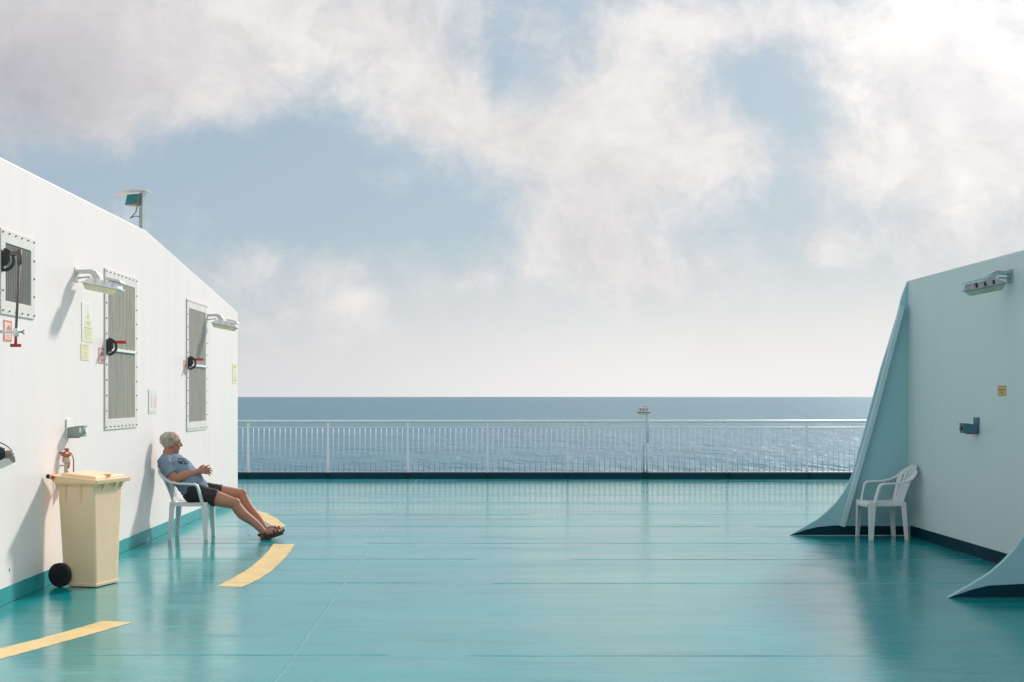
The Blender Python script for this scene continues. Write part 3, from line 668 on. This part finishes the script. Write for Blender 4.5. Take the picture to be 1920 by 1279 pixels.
# ------------------------------------------------------------------ the seated man
DEPS = bpy.context.evaluated_depsgraph_get
def remesh(mb, name, m, parent, voxel, smooth_it=4, disp=None, fac=.5):
    o = mb.build(name + '_src', None)
    md = o.modifiers.new('r', 'REMESH'); md.mode = 'VOXEL'; md.voxel_size = voxel; md.use_smooth_shade = True
    md = o.modifiers.new('s', 'SMOOTH'); md.factor = fac; md.iterations = smooth_it
    dg = DEPS(); dg.update()
    me = bpy.data.meshes.new_from_object(o.evaluated_get(dg)); me.name = name
    bpy.data.objects.remove(o)
    if disp:
        nv = [v.normal.copy() for v in me.vertices]
        for v, n_ in zip(me.vertices, nv): v.co += n_ * disp(v.co)
    for p in me.polygons: p.use_smooth = True
    me.materials.clear(); me.materials.append(m)
    ob = bpy.data.objects.new(name, me); COL.objects.link(ob)
    if parent: ob.parent = parent
    return ob

V = Vector
ORG = V((-3.195, 16.05, 0))
def P(x, y, z): return V((x, y, z)) - ORG
def limb(mb, pts, rad, n=18):
    """smooth limb with rounded ends: Catmull-Rom through pts"""
    pts = [V(p) for p in pts]; q, r = [], []
    for i in range(len(pts) - 1):
        p0 = pts[max(0, i - 1)]; p1 = pts[i]; p2 = pts[i + 1]; p3 = pts[min(len(pts) - 1, i + 2)]
        for k in range(5):
            t = k / 5
            q.append(.5 * ((2 * p1) + (p2 - p0) * t + (2 * p0 - 5 * p1 + 4 * p2 - p3) * t * t + (3 * p1 - p0 - 3 * p2 + p3) * t ** 3)); r.append(rad[i] + (rad[i + 1] - rad[i]) * t)
    q.append(pts[-1]); r.append(rad[-1])
    mb.tube(q, r, n); mb.ball(q[0], r[0] * .98, n=14); mb.ball(q[-1], r[-1] * .98, n=14)

hip0, neck0 = P(-3.155, 16.06, .535), P(-3.455, 16.06, .925)
ax = (neck0 - hip0).normalized(); fr = V((ax.z, 0, -ax.x)); side = V((0, 1, 0))
def torso(mb, grow=0.0, t0=-.04, t1=1.0, n=28):
    L = (neck0 - hip0).length
    prof = [(-.22, .10, .150, -.01), (-.10, .130, .168, .0), (.05, .145, .178, .012), (.22, .148, .182, .014), (.38, .145, .182, .014), (.55, .135, .184, .010), (.72, .126, .186, .008), (.86, .104, .178, -.006), (.95, .082, .150, -.012), (1.02, .064, .10, -.010), (1.06, .058, .072, -.006)]
    pts, rad = [], []
    for s_, d, w, off in prof:
        if s_ < t0 - 1e-6 or s_ > t1 + 1e-6: continue
        pts.append(hip0 + ax * (s_ * L) + fr * off); rad.append((w + grow, d + grow))
    mb.tube(pts, rad, n, flat=(0, 1, 0))
sn, sf = P(-3.475, 15.885, .872), P(-3.455, 16.255, .872)          # shoulders
en, ef = P(-3.345, 15.835, .690), P(-3.30, 16.325, .69)            # elbows
wn, wf = P(-3.115, 15.96, .758), P(-3.105, 16.14, .760)            # wrists
hn, hf = P(-3.145, 15.955, .53), P(-3.145, 16.165, .53)            # hips
kn, kf = P(-2.682, 15.90, .405), P(-2.655, 16.20, .485)            # knees
an, af = P(-2.375, 15.95, .092), P(-2.385, 16.12, .112)            # ankles
hc = P(-3.428, 16.085, 1.075)                                      # head centre
HR = Matrix.Rotation(R(30), 3, 'Z') @ Matrix.Rotation(R(4), 3, 'Y')
def hd(x, y, z): return hc + HR @ V((x, y, z))

def hand(mb, w, d, up, sgn, spread):
    """palm, four fingers and a thumb; d = pointing direction, up = back of the hand"""
    d = V(d).normalized(); up = (V(up) - d * V(up).dot(d)).normalized(); sd = d.cross(up) * sgn
    rot = Matrix((d, sd, up)).transposed()
    limb(mb, [w - d * .01, w + d * .02], [.026, .026], 14)
    mb.ball(w + d * .045, (.050, .040, .017), rot, 18)
    lens_ = (.066, .076, .071, .056)
    for i in range(4):
        yy = -.031 + .0205 * i
        a = w + d * (.082 - .004 * abs(i - 1.4)) + sd * yy
        c = spread[i]; L = lens_[i] * 1.08; fa = (i - 1.5) * .11; dd = d; d = (d * math.cos(fa) + sd * math.sin(fa)).normalized()
        p1 = a + (d * math.cos(c) - up * math.sin(c)) * L * .45; p2 = p1 + (d * math.cos(c * 2.0) - up * math.sin(c * 2.0)) * L * .32; p3 = p2 + (d * math.cos(c * 2.7) - up * math.sin(c * 2.7)) * L * .26
        mb.tube([a - d * .02, a, p1, p2, p3], [.0095, .0095, .0088, .0080, .0068], 10); mb.ball(p3, .0068, n=8); d = dd
    a = w + d * .025 - sd * .030; p1 = a + (d * .75 - sd * .55 - up * .25).normalized() * .042; p2 = p1 + (d * .95 - sd * .1 - up * .3).normalized() * .034
    mb.tube([a, p1, p2], [.0145, .0115, .0085], 10); mb.ball(p2, .0085, n=8)

body = MB()
torso(body, -.012, -.22, 1.06)
limb(body, [neck0 - ax * .03, neck0 + ax * .03 + V((.012, .005, .01)), hc + V((-.012, 0, -.055))], [.070, .064, .060], 20)
# head
body.ball(hd(-.008, 0, .032), (.101, .077, .098), HR, 28)
body.ball(hd(.030, 0, -.045), (.068, .060, .078), HR, 24)
body.ball(hd(.066, 0, -.098), (.028, .026, .022), HR)
body.ball(hd(.030, 0, -.088), (.055, .050, .030), HR)
body.ball(hd(.070, 0, .040), (.030, .055, .018), HR)
for sg in (1, -1):
    body.ball(hd(.066, sg * .040, -.022), (.028, .026, .026), HR)
    body.ball(hd(-.004, sg * .079, -.006), (.024, .011, .034), HR); body.ball(hd(.0, sg * .082, -.030), (.012, .010, .013), HR)
body.tube([hd(.090, 0, .030), hd(.106, 0, .004), hd(.122, 0, -.018), hd(.104, 0, -.030)], [.010, .012, .0145, .010], 12); body.ball(hd(.108, 0, -.022), (.016, .020, .011), HR)
body.ball(hd(.090, 0, -.052), (.014, .026, .007), HR); body.ball(hd(.087, 0, -.066), (.014, .023, .008), HR)
# arms
for s_, e_, w_ in ((sn, en, wn), (sf, ef, wf)):
    limb(body, [s_, s_.lerp(e_, .5), e_], [.064, .056, .046]); limb(body, [e_, e_.lerp(w_, .3), e_.lerp(w_, .7), w_], [.046, .052, .042, .031])
hand(body, wn + V((.008, .006, .002)), (.88, .30, .22), (.1, -.95, .25), 1, (.18, .30, .40, .50))
hand(body, wf + V((.010, -.004, .0)), (.88, -.34, -.02), (.1, .95, .3), -1, (.22, .20, .30, .42))
# legs
for h_, k2, a_ in ((hn, kn, an), (hf, kf, af)):
    limb(body, [h_, h_.lerp(k2, .5), k2 - (k2 - h_).normalized() * .06, k2], [.092, .088, .068, .060])
    cal = k2.lerp(a_, .32) + V((-.018, 0, -.014))
    limb(body, [k2, cal, k2.lerp(a_, .68), a_], [.060, .063, .047, .038]); body.ball(k2 + V((.010, 0, .012)), .053)
def foot(mb, a_, yaw, pitch):
    d = V((math.cos(pitch) * math.cos(yaw), math.sin(yaw), math.sin(pitch))); up = V((0, 0, 1)); up = (up - d * up.dot(d)).normalized(); sd = up.cross(d)
    rot = Matrix((d, sd, up)).transposed()
    heel = a_ + d * -.022 - up * .045
    mb.ball(heel + up * .004, (.036, .032, .034), rot); mb.ball(heel + d * .085 + up * .014, (.085, .036, .038), rot); mb.ball(heel + d * .15 - up * .004, (.060, .045, .024), rot)
    mb.ball(a_ + d * .01 - up * .018, (.042, .034, .036), rot)
    for i, l in enumerate((.060, .056, .050, .043, .036)):
        b_ = heel + d * .168 + sd * (.034 - .0165 * i) * 1.0 - up * .006
        mb.tube([b_, b_ + d * l * .6 + up * .004, b_ + d * l - up * .002], [.0115, .0105, .009] if i == 0 else [.0085, .008, .007], 10); mb.ball(b_ + d * l - up * .002, .0085 if i == 0 else .0068, n=8)
    return heel, d, up, sd, rot
fn = foot(body, an, 0, R(17)); ff = foot(body, af, R(2), R(15))
man = remesh(body, 'person', M['skin'], None, .0042, 3)
man.location = ORG
tag(man, 'grey haired man in blue T shirt and black shorts lounging with legs stretched out', 'person')

SHIRT_PRINT = P(-3.30, 16.0, .865)
M['shirt'] = shirt_material()
def fold(co):
    a = (co - hip0).dot(ax); f_ = (co - hip0).dot(fr)
    n1 = noise.noise(V((a * 26 + f_ * 6, co.y * 7, f_ * 7))); n2 = noise.noise(V((a * 11 - f_ * 14, co.y * 10 + 4, f_ * 9)))
    n3 = noise.noise(co * 45)
    return .008 * n1 + .009 * n2 + .002 * n3
sh = MB(); torso(sh, .006, -.10, .95, 30)
sh.tube([neck0 - ax * .05 - fr * .008, neck0 + ax * .005 - fr * .006], [(.13, .085), (.085, .074)], 24, flat=(0, 1, 0))
for s_, e_ in ((sn, en), (sf, ef)):
    sh.ball(s_ + V((.01, 0, -.01)), .074); end = s_.lerp(e_, .74)
    inn = V((.02, .07 if s_ is sn else -.07, .015))
    sh.tube([s_ + inn, s_, s_.lerp(e_, .4), end], [.085, .074, .071, .068], 22)
shirt = remesh(sh, 'shirt', M['shirt'], man, .0055, 6, fold)
so = MB(); L_ = (neck0 - hip0).length
so.tube([hip0 - ax * .12, hip0 - ax * .03, hip0 + ax * .035], [(.158, .125), (.182, .148), (.180, .148)], 26, flat=(0, 1, 0))
for h_, k2 in ((hn, kn), (hf, kf)):
    d = (k2 - h_).normalized(); hem = h_ + d * .27
    so.tube([h_ - d * .06, h_ + d * .06, h_ + d * .16, hem - d * .02, hem], [.100, .103, .100, .098, .097], 24)
def foldb(co): return .005 * noise.noise(V((co.x * 12, co.y * 22, co.z * 16))) + .004 * noise.noise(co * 30)
remesh(so, 'shorts', M['shorts'], man, .0055, 5, foldb)
# hair: short shell round the back and sides, thin on top
ha = MB()
ha.ball(hd(-.034, 0, .040), (.094, .083, .087), HR, 28)
ha.ball(hd(-.052, 0, .002), (.060, .075, .070), HR, 24)
for sg in (1, -1): ha.ball(hd(.020, sg * .056, .036), (.034, .024, .038), HR); ha.ball(hd(-.03, sg * .062, .0), (.035, .022, .045), HR)
random.seed(3)
for i in range(420):                              # tufts
    th_, ph = random.uniform(0, 2 * math.pi), random.uniform(-.5, 1.35)
    dv = V((math.cos(th_) * math.cos(ph), math.sin(th_) * math.cos(ph), math.sin(ph)))
    if dv.x > .45 and ph < .8: continue
    b_ = V((-.032 + dv.x * .091, dv.y * .080, .039 + dv.z * .088)); tip = b_ + dv * random.uniform(.006, .013) + V((-.013, 0, -.012))
    ha.tube([hd(*b_), hd(*tip)], [.006, .002], 6)
hair = remesh(ha, 'hair', M['hair'], man, .0032, 1, lambda co: .0015 * noise.noise(co * 130))
# eyes and brows
for sg in (1, -1):
    mb = MB(); mb.ball(hd(.083, sg * .030, .014), (.010, .012, .009), HR, 12); mb.build('eye', M['eye'], man)
    mb = MB(); mb.tube([hd(.092, sg * .014, .040), hd(.094, sg * .032, .046), hd(.078, sg * .052, .040)], [.004, .005, .003], 8); mb.build('eyebrow', M['hair'], man)
# sandals
for heel, d, up, sd, rot in (fn, ff):
    mb = MB()
    outl = [(-.042, 0), (-.034, .026), (0, .036), (.06, .036), (.12, .044), (.17, .050), (.21, .040), (.236, .018), (.238, -.012), (.215, -.036), (.165, -.048), (.10, -.040), (.05, -.034), (0, -.034), (-.034, -.024)]
    mb.hexa([heel + d * a - up * (.066 - .012 * max(0, a) / .24) + sd * b_ for a, b_ in outl], [heel + d * a - up * (.030 - .012 * max(0, a) / .24) + sd * b_ for a, b_ in outl], .006)
    s_ = mb.build('sandal', M['sandal'], man)
    for (pos, hw, hh, wd, base) in ((.145, .048, .030, .024, -.022), (.185, .047, .022, .020, -.020), (.055, .040, .058, .020, -.026)):
        mb = MB(); pts = [heel + d * (pos - (.03 if base == -.026 else 0) * math.sin(R(a))) + sd * hw * math.cos(R(a)) + up * (base + (hh - base) * math.sin(R(a))) for a in range(0, 181, 15)]
        mb.strip(pts, wd, .006, tuple(d)); mb.build('strap', M['sandal'], s_)
    mb = MB(); pts = [heel + d * (-.008 - .036 * math.sin(R(a))) + sd * .037 * math.cos(R(a)) + up * .018 for a in range(0, 181, 15)]
    mb.strip(pts, .026, .006, tuple(up)); mb.build('strap', M['sandal'], s_)
    mb = MB()
    for sg in (1, -1): mb.strip([heel + d * .0 + sd * .037 * sg + up * .018, heel + d * .04 + sd * .038 * sg + up * .0, heel + d * .085 + sd * .041 * sg - up * .022], .016, .006, tuple(d + up))
    mb.build('strap', M['sandal'], s_)

# ------------------------------------------------------------------ sky, sun, camera
SUN_AZ, SUN_EL = R(30), R(28.5)
SKY_STR = .10
w = bpy.data.worlds.new('World'); S.world = w; w.use_nodes = True
nt = w.node_tree; nt.nodes.clear()
outn = nn(nt, 'ShaderNodeOutputWorld'); bg = nn(nt, 'ShaderNodeBackground'); bg.inputs['Strength'].default_value = SKY_STR
nt.links.new(bg.outputs[0], outn.inputs[0])
sky = nn(nt, 'ShaderNodeTexSky', sky_type='NISHITA'); sky.sun_disc = False; sky.sun_elevation = SUN_EL; sky.sun_rotation = SUN_AZ
sky.air_density = 1.0; sky.dust_density = 1.0; sky.ozone_density = 1.0
def link(a, b_): nt.links.new(a, b_)
def mth(op, a, b_=None, c=None, clamp=False):
    n = nn(nt, 'ShaderNodeMath', operation=op); n.use_clamp = clamp
    for i, v in enumerate((a, b_, c)):
        if v is None: continue
        if isinstance(v, (int, float)): n.inputs[i].default_value = v
        else: link(v, n.inputs[i])
    return n.outputs[0]
def vmt(op, a, b_=None):
    n = nn(nt, 'ShaderNodeVectorMath', operation=op)
    for i, v in enumerate((a, b_)):
        if v is None: continue
        if isinstance(v, tuple): n.inputs[i].default_value = v
        else: link(v, n.inputs[i])
    return n.outputs['Value'] if op in ('DOT_PRODUCT', 'LENGTH') else n.outputs[0]
def sstep(x, a, b_, lo=0.0, hi=1.0):
    r = nn(nt, 'ShaderNodeMapRange', interpolation_type='SMOOTHSTEP'); link(x, r.inputs[0])
    for i, v in enumerate((a, b_, lo, hi)): r.inputs[i + 1].default_value = v
    return r.outputs[0]
def wmix(f, a, b_):
    x = nn(nt, 'ShaderNodeMix', data_type='RGBA'); link(f, x.inputs[0]) if not isinstance(f, (int, float)) else setattr(x.inputs[0], 'default_value', f)
    for i, v in ((6, a), (7, b_)):
        if isinstance(v, tuple): x.inputs[i].default_value = c4(v)
        else: link(v, x.inputs[i])
    return x.outputs[2]
tc = nn(nt, 'ShaderNodeTexCoord'); dirv = tc.outputs['Generated']
sx = nn(nt, 'ShaderNodeSeparateXYZ'); link(dirv, sx.inputs[0])
yy = mth('MAXIMUM', mth('ABSOLUTE', sx.outputs['Y']), .12)
u = mth('DIVIDE', sx.outputs['X'], yy); v = mth('DIVIDE', sx.outputs['Z'], yy)
cb = nn(nt, 'ShaderNodeCombineXYZ'); link(u, cb.inputs[0]); link(v, cb.inputs[1])
back = mth('LESS_THAN', sx.outputs['Y'], 0.0); link(mth('MULTIPLY', back, 3.7), cb.inputs[2])
uv = cb.outputs[0]
def noi(vec, s, det=8.0, rough=.55, dist=0.0):
    n = nn(nt, 'ShaderNodeTexNoise'); setin(n, Scale=s, Detail=det, Roughness=rough, Distortion=dist); link(vec, n.inputs['Vector']); return n
wn_ = noi(uv, 7.0, 5.0, .55)
warp = vmt('MULTIPLY', vmt('SUBTRACT', wn_.outputs['Color'], (.5, .5, .5)), (.085, .07, 0))
uvw = vmt('ADD', uv, warp)
blobs = [  # px, py, rx, ry, amount : where the clouds and the blue gaps hang over the sea
    (380, 40, 330, 150, .75), (400, 190, 110, 90, .45), (120, 190, 260, 130, .50), (60, 60, 200, 120, .4),
    (800, 150, 130, 110, .65), (720, 60, 120, 90, .35), (830, 230, 110, 70, .4), (1000, 250, 170, 75, .65), (1170, 170, 130, 95, .75), (1180, 330, 200, 110, .75),
    (1330, 290, 110, 70, .45), (1080, 460, 120, 70, .50), (1250, 500, 150, 50, .45), (1250, 50, 220, 50, .55), (1500, 20, 240, 45, .45), (1740, 100, 200, 150, .8), (1720, 300, 180, 85, .75), (1880, 290, 120, 120, .6),
    (1545, 455, 50, 45, .55), (1780, 440, 130, 40, .35), (480, 490, 62, 34, .42), (640, 520, 50, 28, .30), (685, 575, 46, 24, .50), (860, 520, 60, 20, .45), (560, 500, 22, 50, -.25), (735, 350, 60, 35, .25),
    (520, 300, 230, 80, -.50), (330, 300, 100, 50, -.2), (620, 420, 260, 60, -.35), (890, 420, 90, 80, -.2), (950, 120, 42, 75, -.36), (1070, 60, 45, 50, -.28), (1410, 165, 110, 85, -.46), (1490, 250, 70, 70, -.5), (1440, 400, 80, 60, -.25), (150, 330, 180, 50, -.4), (250, 180, 60, 60, -.1)]
acc = None
for (bx, by, rx_, ry_, am) in blobs:
    d_ = vmt('DIVIDE', vmt('SUBTRACT', uvw, ((bx - PX) / F, (PY - by) / F, 0)), (rx_ / F, ry_ / F, 1.0))
    # flatten: ignore the layer coordinate
    q2 = vmt('DOT_PRODUCT', d_, d_)
    gs = mth('POWER', .3679, q2)
    acc = mth('MULTIPLY', gs, am) if acc is None else mth('MULTIPLY_ADD', gs, am, acc)
n_big = noi(uvw, 9.0, 9.0, .58).outputs['Fac']; n_fine = noi(uvw, 34.0, 9.0, .66).outputs['Fac']
inframe = mth('MULTIPLY', sstep(v, .30, .42, 1, 0), sstep(mth('ABSOLUTE', u), .42, .6, 1, 0))
outbase = mth('MULTIPLY', mth('SUBTRACT', 1.0, inframe), .28)
dens = mth('ADD', mth('ADD', mth('ADD', acc, outbase), .27), mth('ADD', mth('MULTIPLY', mth('SUBTRACT', n_big, .5), 1.0), mth('MULTIPLY', mth('SUBTRACT', n_fine, .5), 1.1)))
alpha = sstep(dens, .0, 1.08)
# angle to the sun: the air and the clouds shine brighter towards it
sd_ = (math.sin(SUN_AZ) * math.cos(SUN_EL), math.cos(SUN_AZ) * math.cos(SUN_EL), math.sin(SUN_EL))
cs = vmt('DOT_PRODUCT', vmt('NORMALIZE', dirv), sd_)
glow = mth('POWER', mth('MAXIMUM', cs, 0.0), 36.0)
side_ = mth('MULTIPLY', sstep(u, -3.0, -.36, .8, 1), sstep(sx.outputs['Y'], -.5, -.05, 1.7, 1))  # unseen sky behind the camera brightened as fill for faces in shade
bright = mth('MULTIPLY', mth('MULTIPLY_ADD', glow, 1.9, .98), side_)
K = 1.0 / SKY_STR
def k3(c): return tuple(x * K for x in c)
shade = wmix(sstep(noi(uvw, 12.0, 6.0, .55).outputs['Fac'], .35, .65), k3((.76, .74, .745)), k3((.88, .845, .825)))
left = sstep(u, -.34, -.16, .75, 0)
shade = wmix(mth('MULTIPLY', left, sstep(v, .12, .26, .4, 1)), shade, k3((.66, .63, .645)))
dk = vmt('DIVIDE', vmt('SUBTRACT', uvw, ((70 - PX) / F, (PY - 190) / F, 0)), (230 / F, 150 / F, 1.0))
shade = wmix(mth('MULTIPLY', mth('POWER', .3679, vmt('DOT_PRODUCT', dk, dk)), .66), shade, k3((.44, .45, .51)))
cloudc = vmt('SCALE', shade); bright = mth('MULTIPLY', bright, mth('MULTIPLY_ADD', n_fine, .34, .83)); link(bright, cloudc.node.inputs['Scale'])
blue = wmix(.80, sky.outputs[0], k3((.325, .455, .565)))
lowv = sstep(v, .0, .125, 1, .10)
hz = wmix(sstep(u, -.2, .15), k3((.72, .71, .73)), k3((.91, .89, .88)))
blue = wmix(lowv, blue, hz)
col = wmix(mth('MULTIPLY', alpha, sstep(v, .0, .07, .15, 1)), blue, cloudc)
link(col, bg.inputs['Color'])

sl = bpy.data.lights.new('sun', 'SUN'); sl.energy = 3.8; sl.angle = R(4.5); sl.color = (1.0, .955, .89)
so_ = bpy.data.objects.new('sun', sl); COL.objects.link(so_)
so_.rotation_euler = V(sd_).to_track_quat('Z', 'Y').to_euler()
cam = bpy.data.cameras.new('camera'); cam.sensor_width = 36; cam.lens = 36 * F / 1920
cam.shift_x = (960 - PX) / 1920; cam.shift_y = (PY - 639.5) / 1920
cam.clip_start = .1; cam.clip_end = 400000
co_ = bpy.data.objects.new('camera', cam); COL.objects.link(co_); co_.location = (0, 0, CZ); co_.rotation_euler = (R(90), 0, 0)
S.camera = co_
S.view_settings.view_transform = 'Standard'; S.view_settings.look = 'None'; S.view_settings.exposure = 0; S.view_settings.gamma = 1
